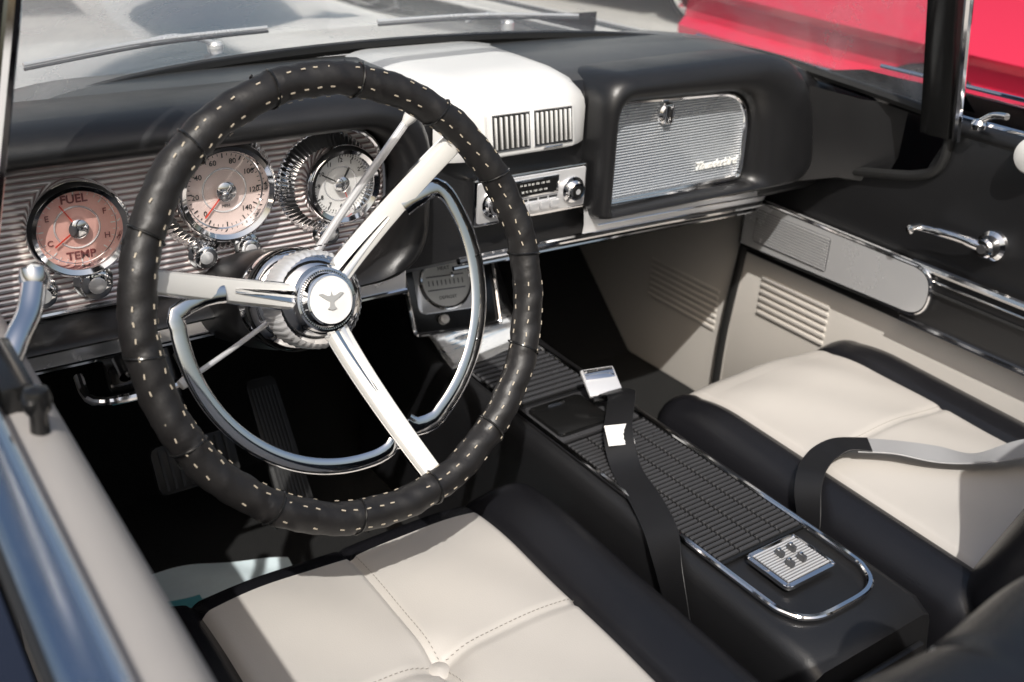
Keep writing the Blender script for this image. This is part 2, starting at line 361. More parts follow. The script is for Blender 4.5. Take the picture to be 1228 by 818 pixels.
mb.build('air_vent',dash,60)
mb=MB(); M=M2(.052,.804,.258)
mb.prism(rpoly([(-.095,-.033,.004),(-.095,.032,.004),(.095,.032,.004),(.095,-.033,.004)],3),-.02,.004,M_CHROME,M,bev=.002)
mb.prism(rpoly([(-.090,-.028,.003),(-.090,.028,.003),(.090,.028,.003),(.090,-.028,.003)],3),.004,.0065,M_SATIN,M,bev=.001)
mb.prism(rpoly([(-.042,-.002,.002),(-.042,.024,.002),(.042,.024,.002),(.042,-.002,.002)],3),.0065,.0085,M_CHROME,M,bev=.001)
mb.prism(rpoly([(-.038,.001,.002),(-.038,.021,.002),(.038,.021,.002),(.038,.001,.002)],3),.0085,.009,M_PLAST,M)
mb.text('54  60  70  85  100  130  160',.0042,M_WHITE,M@T(0,.016,.0092),.0001); mb.text('88  92  96  100  104  108',.0042,M_WHITE,M@T(0,.0065,.0092),.0001)
for i in range(5): mb.box((-.034+.017*i,-.0155,.010),(.014,.011,.007),M_SATIN,.0015,M)
for i in range(5): mb.box((-.034+.017*i,-.0065,.0068),(.014,.003,.001),M_BLACKMK,0,M)
for s in (-1,1):
    mb.lathe([(.019,.006),(.0185,.010),(.0135,.011),(.0135,.018),(.012,.020),(0,.0202)],M_CHROME,M@T(s*.067,-.002,0),n=36)
    mb.lathe([(0,.0206),(.0085,.0206),(.009,.0202)],M_PLAST,M@T(s*.067,-.002,0),n=24)
    mb.lathe([(0,.0210),(.004,.0210)],M_SATIN,M@T(s*.067,-.002,0),n=24)
mb.build('radio',dash,30)
# ---------------------------------------------------------------- windshield, pillars
base=smooth([(-.69,.07,.885),(-.66,.25,.905),(-.58,.40,.93),(-.35,.51,.95),(0,.545,.957),(.35,.51,.95),(.58,.40,.93),(.66,.25,.905),(.69,.07,.885)],6)
head=smooth([(-.57,.07,1.27),(-.55,.12,1.285),(-.48,.17,1.295),(-.3,.20,1.305),(0,.215,1.31),(.3,.20,1.305),(.48,.17,1.295),(.55,.12,1.285),(.57,.07,1.27)],6)
rows=[]
for k in range(13):
    t=k/12; rows.append([b.lerp(h,t)+V((0,.035*math.sin(pi*t),0))*(1-abs(b.x)/.8) for b,h in zip(base,head)])
ws=MB(); ws.sheet(rows,M_GLASS); wso=ws.build('windshield',car,80)
mb=MB(); mb.tube(base,.009,M_RUBBER,n=8); mb.tube([p+V((0,.010,-.006)) for p in base],.006,M_CHROME,n=8); mb.tube(head,.014,M_CHROME,n=10)
mb.build('windshield_frame',wso)
for s in (-1,1):
    mb=MB(); rows=[]
    for t in [0,.1,.3,.6,.85,1]:
        z=.86+.42*t; x=s*(.675-.105*t); y=.065+.01*t; w=.03-.004*t
        rows.append([(x+s*.012,y+w,z),(x-s*.010,y+w*.8,z),(x-s*.016,y,z),(x-s*.010,y-w*.8,z),(x+s*.012,y-w,z),(x+s*.022,y,z)])
    mb.sheet(rows,M_PLAST,closeu=True,caps=True)
    mb.tube([(s*(.675-.105*t)-s*.004,.030,.86+.42*t) for t in (0,.3,.6,1)],.0065,M_CHROME,n=8)
    mb.build('windshield_pillar',car,30)
# ---------------------------------------------------------------- body shell
mb=MB(); rows=[]
for i in range(41):
    y=.56+1.95*i/40; t=i/40; row=[]
    for j in range(49):
        x=-.96+1.92*j/48; ax=abs(x)
        z=.935-.06*t**1.3-.085*(ax/.9)**2.2
        if ax>.74: z+=.012*math.sin(min(1,(ax-.74)/.10)*pi)
        if ax<.24: z+=.022*min(1,(1-max(0,(ax-.14)/.10)))*min(1,max(0,(y-.85)/.25))
        row.append((x,y-(.30*max(0,(ax-.35)/.4)**1.6*(1-t) if ax>.35 else 0)*.8,z))
    rows.append(row)
mb.sheet(rows,M_HOOD)
for s in (-1,1):
    rows=[]
    for i in range(30):
        y=2.5-5.0*i/29; k=0 if y<.3 else min(1,(y-.3)/.3)
        prof=[(.73+.20*k,.915-.10*k),(.80+.13*k,.910-.10*k),(.885+.06*k,.885-.10*k),(.94+.01*k,.80-.06*k),(.965,.64),(.955,.45),(.90,.28)]
        rows.append([(s*a,y,b) for a,b in prof])
    mb.sheet(rows,M_PAINT)
    mb.tube([(s*.762,.25,.920),(s*.762,-1.4,.920)],.0035,M_CHROME,n=8)
    mb.tube([(s*.955,2.4,.66),(s*.966,-2.4,.66)],.008,M_CHROME,n=8)
mb.sheet([[(x,2.5,.79),(x,2.56,.74),(x,2.54,.5),(x,2.45,.3)] for x in [-.93+1.86*j/10 for j in range(11)]],M_PAINT)
mb.tube([(-.95,2.45,.5),(-.8,2.62,.5),(0,2.66,.5),(.8,2.62,.5),(.95,2.45,.5)],.05,M_CHROME,n=12)
mb.sheet([[(x,y,.90-.03*(abs(x)/.75)**2-.04*max(0,-y-1.3)) for x in [-.75,-.4,0,.4,.75]] for y in (-1.2,-1.3,-1.8,-2.5)],M_PAINT)
mb.tube([(-.74,-1.2,.895),(0,-1.2,.91),(.74,-1.2,.895)],.012,M_CHROME,n=8)
body=mb.build('body',car,40)
def wiper(px,py,ex,ey,bl0,bl1):
    mb=MB(); z=.930
    mb.lathe([(.012,-.02),(.012,.004),(.009,.008),(0,.009)],M_SATIN,T(px,py,z),n=24)
    mb.tube(smooth([(px,py,z+.006),((px+ex)/2,(py+ey)/2,z+.026),(ex,ey,z+.022)],6),.0035,M_SATIN,n=8)
    mb.tube(smooth([bl0,((V(bl0)+V(bl1))/2+V((0,.01,.004))),bl1],6),.003,M_SATIN,n=8)
    mb.tube(smooth([V(bl0)+V((0,-.003,-.005)),((V(bl0)+V(bl1))/2+V((0,.006,-.001))),V(bl1)+V((0,-.003,-.005))],6),.0022,M_DKMETAL,n=6)
    mb.build('wiper',body)
wiper(-.20,.74,-.34,.68,(-.50,.60,.955),(-.14,.68,.965))
wiper(.34,.74,.22,.69,(.04,.67,.965),(.42,.64,.958))
# ---------------------------------------------------------------- steering column
W=V((-.344,0,.834))
n=V((.075,-.93,.345)).normalized()
MW=frame(W,n)
mb=MB()
MC=MW@T(0,0,-.122)
mb.lathe([(.026,.058),(.038,.054),(.046,.046)],M_CHROME,MC,n=72)
mb.lathe([(.046,.046),(.051,.040),(.0515,.014),(.048,.010)],M_SATIN,MC,n=180,flute=45,fl=.0006)
mb.lathe([(.048,.010),(.045,.008),(.045,.002),(.051,-.001),(.055,-.006),(.056,-.030),(.053,-.045)],M_CHROME,MC,n=72)
mb.lathe([(.0563,-.010),(.0570,-.014),(.0563,-.018)],M_BLACKMK,MC,n=64)
mb.lathe([(.053,-.045),(.057,-.055),(.057,-.10),(.050,-.20),(.042,-.26),(.034,-.42),(.032,-.75)],M_VINYL,MC,n=48)
mb.text('P R N D2 D1 L',.011,M_BLACKMK,MC@T(0,.0530,.024)@Matrix.Rotation(-pi/2,4,'X'),.0006)
colm=mb.build('steering_column',car,40)
mb=MB(); mb.tube([MC@V(p) for p in smooth([(.03,.035,-.02),(.075,.085,.0),(.125,.140,.03),(.155,.172,.045)],5)],.0048,M_SATIN,n=10)
mb.lathe([(0,.012),(.006,.010),(.0085,0),(.007,-.012),(.004,-.02)],M_CREAMP,frame(MC@V((.158,.175,.047)),(MC.to_3x3()@V((.7,.72,.3)))),n=20)
mb.build('gear_lever',colm)
mb=MB(); mb.tube([MC@V(p) for p in smooth([(-.03,-.010,0),(-.085,-.028,.01),(-.145,-.046,.02)],5)],.0028,M_SATIN,n=10)
mb.lathe([(0,.010),(.005,.008),(.006,0),(.004,-.010)],M_CREAMP,frame(MC@V((-.147,-.047,.02)),(MC.to_3x3()@V((-.9,-.30,.1)))),n=20)
mb.build('turn_signal_lever',colm)
# ---------------------------------------------------------------- steering wheel
RM=.2125; RT=.0163
mb=MB(); rows=[]; N1=336; N2=24
for i in range(N1):
    a=2*pi*i/N1; row=[]
    for j in range(N2):
        b=2*pi*j/N2
        k=1+.028*math.sin(a*33+2*b)+.022*math.sin(a*71+b*3)+.032*math.sin(a*19-b)+.03*math.sin(a*9+b)
        seam=((a*14/(2*pi))+b/(2*pi)*.5)%1
        if seam<.04: k*=.91
        rt=RT*k
        row.append(MW@V(((RM+rt*math.cos(b))*math.cos(a),(RM+rt*math.cos(b))*math.sin(a),rt*math.sin(b))))
    rows.append(row)
mb.sheet(rows,M_LEATHER,closeu=True,closev=True)
for bb in (math.radians(58),math.radians(125),math.radians(180)):
    ns=92
    for i in range(ns):
        if (i%7)==0 or random.random()<.10: continue
        a=2*pi*(i+random.uniform(-.14,.14))/ns
        rr=RM+RT*1.04*math.cos(bb); zz=RT*1.04*math.sin(bb)
        Ml=MW@Matrix.Rotation(a,4,'Z')@T(rr,0,zz)@Matrix.Rotation(-(bb-pi/2),4,'Y')@Matrix.Rotation(random.uniform(-.2,.2),4,'Z')
        mb.box((0,0,0),(.0012,.0044,.0007),M_STITCH,M=Ml)
for k in range(14):
    a0=2*pi*k/14+random.uniform(-.03,.03); path=[]
    for j in range(25):
        b=2*pi*j/24; a=a0+.07*(j/24-.5)
        path.append(MW@V(((RM+RT*1.05*math.cos(b))*math.cos(a),(RM+RT*1.05*math.cos(b))*math.sin(a),RT*1.05*math.sin(b))))
    mb.tube(path,.0012,M_PLAST,n=6)
wheel=mb.build('steering_wheel',car,50,label='dished wheel rim wrapped in laced black leather')
ZH=-.084
def spoke(ang):
    mb=MB(); a=math.radians(ang); R=MW@Matrix.Rotation(a,4,'Z')
    rows=[]; K=14
    def zc(r): return ZH+.010+(-ZH-.012)*(max(0,(r-.024)/(RM-.026))**1.5)
    for i in range(K+1):
        t=i/K; r=.024+(RM-.026)*t; z=zc(r)
        w=.0132-.0025*t; h=.0070
        rows.append([R@V((r,w*c,z+h*d)) for c,d in [(-1,-.7),(-1,.2),(-.8,.8),(-.4,1),(.4,1),(.8,.8),(1,.2),(1,-.7),(.5,-1),(-.5,-1)]])
    mb.sheet(rows,M_CREAMP,closeu=True,caps=True)
    rows=[]
    for i in range(12):
        t=i/11; r=.026+.080*t; z=zc(r)+.0070
        w=.0070*(1-t*.65) if t<.98 else .002
        rows.append([R@V((r,w*c,z+d)) for c,d in [(-1,-.002),(-.9,.0013),(-.5,.0008),(0,-.0005),(.5,.0008),(.9,.0013),(1,-.002)]])
    mb.sheet(rows,M_CHROME)
    rows=[]
    for i in range(K+1):
        t=i/K; r=.024+(RM-.032)*t; z=zc(r)-.0055
        w=.0144-.003*t
        rows.append([R@V((r,w*c,z+.003*d)) for c,d in [(-1,-1),(-1,1),(1,1),(1,-1)]])
    mb.sheet(rows,M_CHROME,closeu=True,caps=True)
    mb.build('spoke',wheel,40)
for a in (162,41,-76): spoke(a)
mb=MB(); MH=MW@T(0,0,ZH)@Matrix.Diagonal((.92,.92,1,1))
mb.lathe([(.034,-.012),(.040,-.006),(.0415,.006),(.040,.016),(.036,.021),(.0335,.0215),(.032,.019),(.0315,.024),(.029,.030),(.0265,.0305),(.0255,.029)],M_CHROME,MH,n=96)
mb.lathe([(.0400,.008),(.0408,.010),(.0400,.012)],M_BLACKMK,MH,n=96)
for i in range(72):
    mb.box((.0322,0,.0215),(.002,.0012,.004),M_CHROME,M=MH@Matrix.Rotation(2*pi*i/72,4,'Z'))
mb.lathe([(.0255,.029),(.0,.0315)],M_FACE,MH,n=64)
bird=[(0,.012),(.002,.006),(.006,.006),(.014,.010),(.019,.009),(.013,.004),(.007,.000),(.003,-.003),(.004,-.009),(.007,-.012),(0,-.014),(-.007,-.012),(-.004,-.009),(-.003,-.003),(-.007,.000),(-.013,.004),(-.019,.009),(-.014,.010),(-.006,.006),(-.002,.006)]
mb.prism([(p[0]*.8,p[1]*.8) for p in bird],.0300,.0320,M_EMB,MH@Matrix.Rotation(math.radians(-8),4,'Z'),bev=0)
mb.build('hub',wheel,35)
def ringpt(deg,r=.168,z=-.034): return MW@V((r*math.cos(math.radians(deg)),r*math.sin(math.radians(deg)),z))
mb=MB()
pA=[ringpt(164,.118,-.040),ringpt(166,.140,-.038)]+[ringpt(171+(272-171)*i/22,.167) for i in range(23)]+[ringpt(277,.165),ringpt(280,.160)]
mb.tube(smooth(pA,2),1.0,M_CHROME,up=tuple(n),prof=ELL(.0082,.0022,14))
mb.build('horn_ring',wheel)
mb=MB()
pB=[ringpt(-72,.150),ringpt(-69,.162)]+[ringpt(-62+(28+62)*i/20,.171) for i in range(21)]+[ringpt(33,.166),ringpt(36,.147),ringpt(38,.124,-.04)]
mb.tube(smooth(pB,2),1.0,M_CHROME,up=tuple(n),prof=ELL(.0100,.0022,14))
mb.build('horn_ring',wheel)
# ---------------------------------------------------------------- centre console
mb=MB(); CX=.082; CW=.092
rows=[]
stat=[(.62,.64),(.52,.60),(.47,.535),(.42,.505),(.30,.50),(.10,.498),(-.10,.496),(-.30,.494),(-.352,.492),(-.372,.480),(-.378,.44),(-.372,.36),(-.37,.22)]
for y,z in stat:
    w=CW+.010
    rows.append([(CX-w-.012,y,.20),(CX-w-.004,y,z-.05 if z>.3 else .2),(CX-w,y,z-.018),(CX-w+.006,y,z-.005),(CX-w+.018,y,z),(CX+w-.018,y,z),(CX+w-.006,y,z-.005),(CX+w,y,z-.018),(CX+w+.004,y,z-.05 if z>.3 else .2),(CX+w+.012,y,.20)])
mb.sheet(rows,M_VINYL)
mb.box((CX,-.384,.40),(.15,.008,.11),M_VINYL,.003)
cons=mb.build('center_console',car,50)
mb=MB()
zt=.502
loop=smooth([(CX-.072,.42,zt+.004),(CX-.074,.30,zt),(CX-.075,.0,zt),(CX-.074,-.25,zt-.001),(CX-.068,-.30,zt-.002),(CX-.045,-.322,zt-.003),(CX,-.326,zt-.003),(CX+.045,-.322,zt-.003),(CX+.068,-.30,zt-.002),(CX+.074,-.25,zt-.001),(CX+.075,.0,zt),(CX+.074,.30,zt),(CX+.072,.42,zt+.004),(CX+.072,.47,.545),(CX+.072,.505,.60),(CX+.068,.53,.65)],6)
mb.tube(loop,1.,M_CHROME,up=(0,0,1),prof=rect(.0038,.0032,.5))
loop2=smooth([(CX-.072,.42,zt+.004),(CX-.073,.46,.535),(CX-.074,.50,.59),(CX-.070,.53,.65)],6)
mb.tube(loop2,1.,M_CHROME,up=(0,-.5,.8),prof=rect(.0035,.0028,.5))
mb.build('trim_strip',cons)
mb=MB()
mb.box((CX,-.055,.499),(.142,.30,.004),M_PLAST)
for i in range(38):
    y=.088-.0077*i
    for j in range(4):
        mb.box((CX-.0525+.035*j,y,.502),(.0325,.0044,.004),M_MATGREY,.0008,seg=1)
mb.build('rubber_mat',cons,30)
mb=MB()
mb.box((CX,.305,.500),(.140,.19,.004),M_PLAST)
for i in range(15):
    mb.box((CX,.392-.0125*i,.503),(.136,.0065,.005),M_MATGREY,.0012,seg=1)
mb.build('rubber_mat',cons,30)
mb=MB()
mb.box((CX-.002,.148,.502),(.138,.10,.006),M_MATGREY,.002)
mb.prism(rpoly([(-.046,-.040,.006),(-.046,.040,.006),(.046,.040,.006),(.046,-.040,.006)],4),0,.006,M_PLAST,T(CX-.022,.146,.5045),bev=.002)
mb.box((CX-.022,.179,.5105),(.030,.004,.003),M_CHROME,.001)
mb.build('ashtray',cons,30)
mb=MB(); Mp=T(CX+.001,-.245,.501)
mb.prism(rpoly([(-.042,-.034,.008),(-.042,.034,.008),(.042,.034,.008),(.042,-.034,.008)],4),0,.005,M_CHROME,Mp,bev=.0015)
mb.prism(rpoly([(-.036,-.028,.003),(-.036,.028,.003),(.036,.028,.003),(.036,-.028,.003)],3),.005,.0058,M_DKMETAL,Mp)
for i in range(14): mb.box((0,-.026+.004*i,.0062),(.070,.0022,.0016),M_SATIN,M=Mp)
for sx in (-.010,.010):
    for ty in (-.008,.011):
        mb.box((sx+ty*.2,ty,.0105),(.0055,.011,.008),M_DKMETAL,.001,Mp)
        mb.box((sx+ty*.2,ty+.002,.0150),(.005,.004,.003),M_CHROME,.001,Mp,seg=1)
for s in (-1,1):
    for t in (-1,1): mb.lathe([(0,.0075),(.002,.007),(.0028,.0058)],M_CHROME,Mp@T(s*.038,t*.030,-.001),n=12)
mb.build('window_switch_plate',cons,30)
mb=MB(); Mh=frame((CX-.052,.452,.612),(-.16,-.84,.50))
mb.prism(rpoly([(-.060,-.090,.01),(-.066,.075,.02),(.094,.075,.02),(.090,-.090,.01)],5),-.01,.004,M_PLAST,Mh,bev=.002)
mb.tube([(p[0],p[1],.005) for p in rpoly([(-.058,-.087,.01),(-.063,.070,.02),(.090,.070,.02),(.086,-.087,.01)],5)],.0035,M_CHROME,n=8,closed=True,M=Mh)
Mg=Mh@T(.004,-.010,.004)
mb.prism(rpoly([(-.050,-.046,.012),(-.050,.050,.012),(.064,.050,.012),(.064,-.046,.012)],5),0,.002,M_SATIN,Mg,bev=.001)
mb.lathe([(.044,.002),(.044,.007),(.042,.009),(.039,.008),(.038,.004)],M_CHROME,Mg,n=60)
mb.lathe([(0,.004),(.038,.004)],M_WHITE,Mg,n=40)
mb.text('HEAT',.008,M_BLACKMK,Mg@T(0,.022,.0046),.0001); mb.text('DEFROST',.007,M_BLACKMK,Mg@T(0,-.024,.0046),.0001)
mb.box((0,.010,.0048),(.062,.0016,.0010),M_DKMETAL,0,Mg); mb.box((0,-.011,.0048),(.062,.0016,.0010),M_DKMETAL,0,Mg)
for i in range(9): mb.box((-.028+.007*i,0,.0048),(.0010,.008,.001),M_BLACKMK,0,Mg)
mb.box((.010,.010,.008),(.004,.008,.008),M_CHROME,.001,Mg)
mb.lathe([(.008,.003),(.006,.010),(.007,.014),(0,.016)],M_CREAMP,Mg@T(-.014,-.058,0),n=24)
mb.build('heater_control_panel',cons,35)
mb=MB(); Ms=frame((CX-.022,.390,.534),(-.06,-.40,.92),up=(0,1,0))
mb.sheet([[(-.076+.152*i/10,-.052+.104*j/6,.002*math.sin(i*1.1)+.0015*math.cos(j*1.7+i)) for i in range(11)] for j in range(7)],M_FILM,M=Ms)
mb.box((.0,.004,-.003),(.132,.082,.001),M_LABEL,0,Ms@Matrix.Rotation(.06,4,'Z'))
for i in range(6): mb.box((.0,.032-.009*i,-.0022),(.10,.0014,.0004),M_BLUE,0,Ms@Matrix.Rotation(.06,4,'Z'))
mb.build('plastic_sleeve',cons)
# ---------------------------------------------------------------- seats
def arcd(d,r):
    if d<=0: return 0,0
    q=pi*r/2
    if d<q: return r*math.sin(d/r), r*(1-math.cos(d/r))
    return r, r+(d-q)
def slab(mb,M,w,l,r,depth,hf,mf,nx=90,ny=80):
    ex=pi*r/2+depth; fx=w/2-r; fy=l/2-r
    def samp(f,n):
        a=[-f-ex+ex*i/14 for i in range(14)]; b=[-f+2*f*i/n for i in range(n+1)]; c=[f+ex*(i+1)/14 for i in range(14)]
        return a+b+c
    X=samp(fx,nx);Y=samp(fy,ny); rows=[]
    for y in Y:
        row=[]
        for x in X:
            cx=max(-fx,min(fx,x)); cy=max(-fy,min(fy,y)); dx=x-cx; dy=y-cy; d=math.hypot(dx,dy)
            if dx and dy: d=max(abs(dx),abs(dy))
            off,drop=arcd(d,r)
            if d>0:
                h=math.hypot(dx,dy); ox=dx/h*off; oy=dy/h*off
            else: ox=oy=0
            row.append(M@V((cx+ox,cy+oy,-drop+hf(cx,cy)*max(0,1-drop/r))))
        rows.append(row)
    mb.sheet(rows,lambda i,j: mf((X[j]+X[j+1])/2,(Y[i]+Y[i+1])/2))
def dip(v,c,wd,dp): return -dp*math.exp(-((v-c)/wd)**2)
def cushion(name,cx,yf,yr,zt,xl,xr,cl,cr,par,tilt,cross,rr=.045,tuft=True):
    w=xr-xl; l=yf-yr; c0=(xl+xr)/2; cy=(yf+yr)/2; r=rr
    M=T(c0,cy,zt)@Matrix.Rotation(tilt,4,'X')
    a=cl-c0; b=cr-c0; mid=(a+b)/2
    cyy=cross-cy
    def hf(x,y):
        h=dip(x,a,.005,.008)+dip(x,b,.005,.008)
        if a<x<b:
            u=(x-a)/(b-a)
            if tuft:
                h+=.007*math.sin(pi*min(1,max(0,u*2 if u<.5 else (u-.5)*2)))
                h+=dip(x,mid,.0035,.006)+dip(y,cyy,.0035,.006)
                h+=dip(math.hypot(x-mid,y-cyy),0,.024,.014)
            else: h+=.014*math.sin(pi*u)+dip(y,cyy,.006,.005)
            h+=.0010*math.sin(x*47+y*31)
        else:
            e=(a-x) if x<a else (x-b)
            h+=(.014 if tuft else .010)*math.sin(pi*min(1,e/.10))
        h+=-(.018 if tuft else .034)*max(0,(y-(l/2-.13))/.13)**2
        return h
    def mf(x,y):
        return M_CREAM if a<x<b and y<l/2-r*.9+(.0 if tuft else .05) else M_SEATBLK
    mb=MB(); slab(mb,M,w,l,r,.12,hf,mf,110,90)
    def st(p0,p1):
        p0=V(p0);p1=V(p1); L=(p1-p0).length; k=int(L/.006)
        for i in range(k):
            q=p0.lerp(p1,(i+.5)/k); z=hf(q.x,q.y)+.0004
            ang=math.atan2(p1.y-p0.y,p1.x-p0.x)
            mb.box((0,0,0),(.0034,.0006,.0006),M_SEAM,M=M@T(q.x,q.y,z)@Matrix.Rotation(ang,4,'Z'))
    st((a,cyy+.005,0),(b,cyy+.005,0))
    if tuft:
        st((mid+.005,l/2-r,0),(mid+.005,-l/2+.06,0))
        mb.lathe([(0,.013),(.010,.011),(.0165,.003),(.0170,-.004)],M_CREAM,M@T(mid,cyy,hf(mid,cyy)+.003),n=28)
    return mb.build(name,par,50)
def seat(cx,yf,yr,zt,xl,xr,cl,cr,tilt,cross,by,label,tuft):
    mb=MB(); mb.box(((xl+xr)/2,(yf+yr)/2-.01,.27),(xr-xl-.05,yf-yr-.06,.14),M_PLAST,.01)
    so=mb.build('front_seat',car,label=label)
    cushion('seat_cushion',cx,yf,yr,zt,xl,xr,cl,cr,so,tilt,cross,tuft=tuft,rr=.045 if tuft else .055)
    mb=MB(); w=xr-xl; c0=(xl+xr)/2
    Mb=frame((c0,by-.11,zt+.20),(0,1,.32),up=(0,-.32,1))
    a=cl-c0;b=cr-c0
    def hf(x,y):
        x=-x
        h=dip(x,a,.005,.007)+dip(x,b,.005,.007)
        if a<x<b: h+=.006*math.sin(pi*(x-a)/(b-a)*2)**2+dip(x,(a+b)/2,.004,.006)
        else:
            e=(a-x) if x<a else (x-b); h+=.018*math.sin(pi*min(1,e/.10))
        return h
    slab(mb,Mb,w,.50,.055,.05,hf,lambda x,y:M_CREAM if a<-x<b and abs(y)<.20 else M_SEATBLK,70,40)
    slab(mb,Mb@T(0,0,-.15)@Matrix.Rotation(pi,4,'Y'),w,.50,.03,.03,lambda x,y:0,lambda x,y:M_SEATBLK,8,8)
    mb.build('backrest',so,50)
    return so
seat(-.33,.090,-.50,.487,-.605,-.055,-.515,-.158,math.radians(1.5),-.152,-.455,'black bucket seat with tufted cream vinyl centre',True)
seat(.45,.165,-.42,.485,.222,.695,.300,.600,math.radians(2),-.10,-.325,'black bucket seat with smooth cream vinyl centre',False)
# ---------------------------------------------------------------- floor, firewall, pedals, kick panel
mb=MB()
mb.sheet([[(x,y,.20 if y<.7 else .20+(y-.7)*.9) for x in (-.72,-.3,.0,.3,.72)] for y in (-1.7,-.5,.3,.7,.95)],M_CARPET)
mb.sheet([[(x,.95,.42),(x,.95,.9)] for x in (-.72,0,.72)],M_CARPET)
mb.sheet([[(x,-1.10,.2),(x,-1.2,.9)] for x in (-.72,0,.72)],M_CARPET)
mb.build('floor',car)
mb=MB(); Mp=frame((-.235,.50,.36),(0,-.80,.6))
mb.prism(rpoly([(-.028,-.11,.006),(-.024,.11,.01),(.024,.11,.01),(.028,-.11,.006)],4),-.006,.004,M_RUBBER,Mp,bev=.002)
for i in range(7): mb.box((-.018+.006*i,0,.005),(.0028,.19,.003),M_RUBBER,M=Mp)
mb.build('accelerator_pedal',car)
mb=MB(); Mp=frame((-.38,.46,.40),(0,-.85,.5))
mb.prism(rpoly([(-.06,-.035,.01),(-.06,.035,.01),(.06,.035,.01),(.06,-.035,.01)],4),-.006,.006,M_RUBBER,Mp,bev=.002)
mb.tube([Mp@V((0,0,-.006)),(-.38,.60,.60),(-.38,.62,.75)],.009,M_DKMETAL)
for i in range(9): mb.box((-.048+.012*i,0,.007),(.004,.06,.003),M_RUBBER,M=Mp)
mb.build('brake_pedal',car)
def ribs(mb,x,y0,y1,z0,z1,k,m):
    for i in range(k):
        z=z0+(z1-z0)*i/(k-1); mb.box((x,(y0+y1)/2,z),(.007,y1-y0,.008),m,.003)
for s in (1,-1):
    mb=MB(); mb.box((s*.705,.67,.42),(.04,.50,.44),M_PANELC,.006)
    ribs(mb,s*.685,.46,.66,.36,.44,7,M_PANELC)
    mb.build('kick_panel',car)
# ---------------------------------------------------------------- passenger door
def MX(x,y=0,z=0): return Matrix(((0,0,-1,x),(1,0,0,y),(0,1,0,z),(0,0,0,1)))
mb=MB()
mb.prism([(-1.0,.545),(.415,.545),(.412,.64),(.33,.735),(.18,.762),(.07,.80),(.05,.868),(-1.0,.868)],0,.03,M_VINYL,MX(.712),bev=.004)
mb.prism([(-1.0,.22),(.43,.22),(.43,.40),(.417,.553),(-1.0,.553)],0,.03,M_PANELC,MX(.716),bev=.004)
ribs(mb,.6855,.20,.36,.44,.51,6,M_PANELC)
mb.tube(smooth([(.695,.06,.872),(.69,-.3,.873),(.69,-1.0,.873)],4),.014,M_VINYL,n=12)
mb.tube([(.706,.05,.884),(.706,-1.0,.884)],.006,M_CHROME,n=8)
pd=mb.build('car_door',car,40)
mb=MB(); mb.tube(smooth([(.678,.045,.86),(.678,.062,.80),(.678,.178,.768),(.678,.30,.745),(.678,.394,.655),(.678,.414,.52),(.678,.428,.374),(.678,.43,.25)],8),.008,M_RUBBER,n=10)
mb.build('weather_strip',pd)
mb=MB()
mb.box((.680,-.46,.605),(.024,1.04,.092),M_VINYL,.008,seg=3)
for z,r in ((.657,.0065),(.640,.0025),(.560,.0055)): mb.tube([(.6665,.05,z),(.6645,-.97,z)],r,M_CHROME,n=8)
mb.tube([(.666,.02,.622),(.664,-.97,.622)],.003,M_RUBBER,n=8)
mb.build('armrest',pd)
mb=MB(); Mq=MX(.676)
ol=rpoly([(.405,.568,.006),(.405,.660,.006),(.005,.656,.044),(.005,.576,.040)],12)
mb.prism(ol,0,.018,M_SATIN,Mq,bev=.006,seg=3)
mb.tube([(p[0],p[1],.015) for p in ol],.004,M_CHROME,n=8,closed=True,M=Mq)
mb.prism(rpoly([(.375,.584,.004),(.375,.646,.004),(.205,.646,.004),(.205,.584,.004)],3),.018,.0186,M_DKMETAL,Mq)
for i in range(12): mb.box((.290,.588+.0050*i,.0192),(.166,.0034,.002),M_SATIN,M=Mq)
mb.build('speaker_grille',pd,30)
mb=MB(); Mk=MX(.682,-.063,.722)
mb.lathe([(.024,0),(.023,.006),(.017,.010),(.014,.018),(.015,.026),(.012,.030),(0,.031)],M_CHROME,Mk,n=36)
mb.lathe([(.006,.031),(.007,.0325),(.003,.033),(0,.0325)],M_DKMETAL,Mk,n=20)
mb.tube([Mk@V(p) for p in smooth([(0,0,.022),(.04,.004,.028),(.08,.002,.030),(.108,-.001,.030)],5)],[.009]*4+[.0075]*6+[.006]*6,M_CHROME,n=12)
mb.lathe([(.007,0),(.0085,.010),(.007,.026),(0,.029)],M_CHROME,Mk@T(.108,-.001,.028),n=16)
mb.build('window_crank',pd)
mb=MB()
mb.lathe([(.010,0),(.012,.008),(.008,.014),(0,.016)],M_CHROME,T(.67,-.0,.885),n=20)
mb.tube(smooth([(.67,0,.895),(.667,-.02,.91),(.66,-.045,.915)],5),.005,M_CHROME)
mb.build('vent_latch',pd)
mb=MB(); mb.lathe([(.0,.012),(.014,.010),(.026,.002),(.028,-.006),(.0,-.012)],M_CREAMP,frame((.665,-.095,.872),(-1,-.2,.3)),n=28)
mb.build('lock_knob',pd)
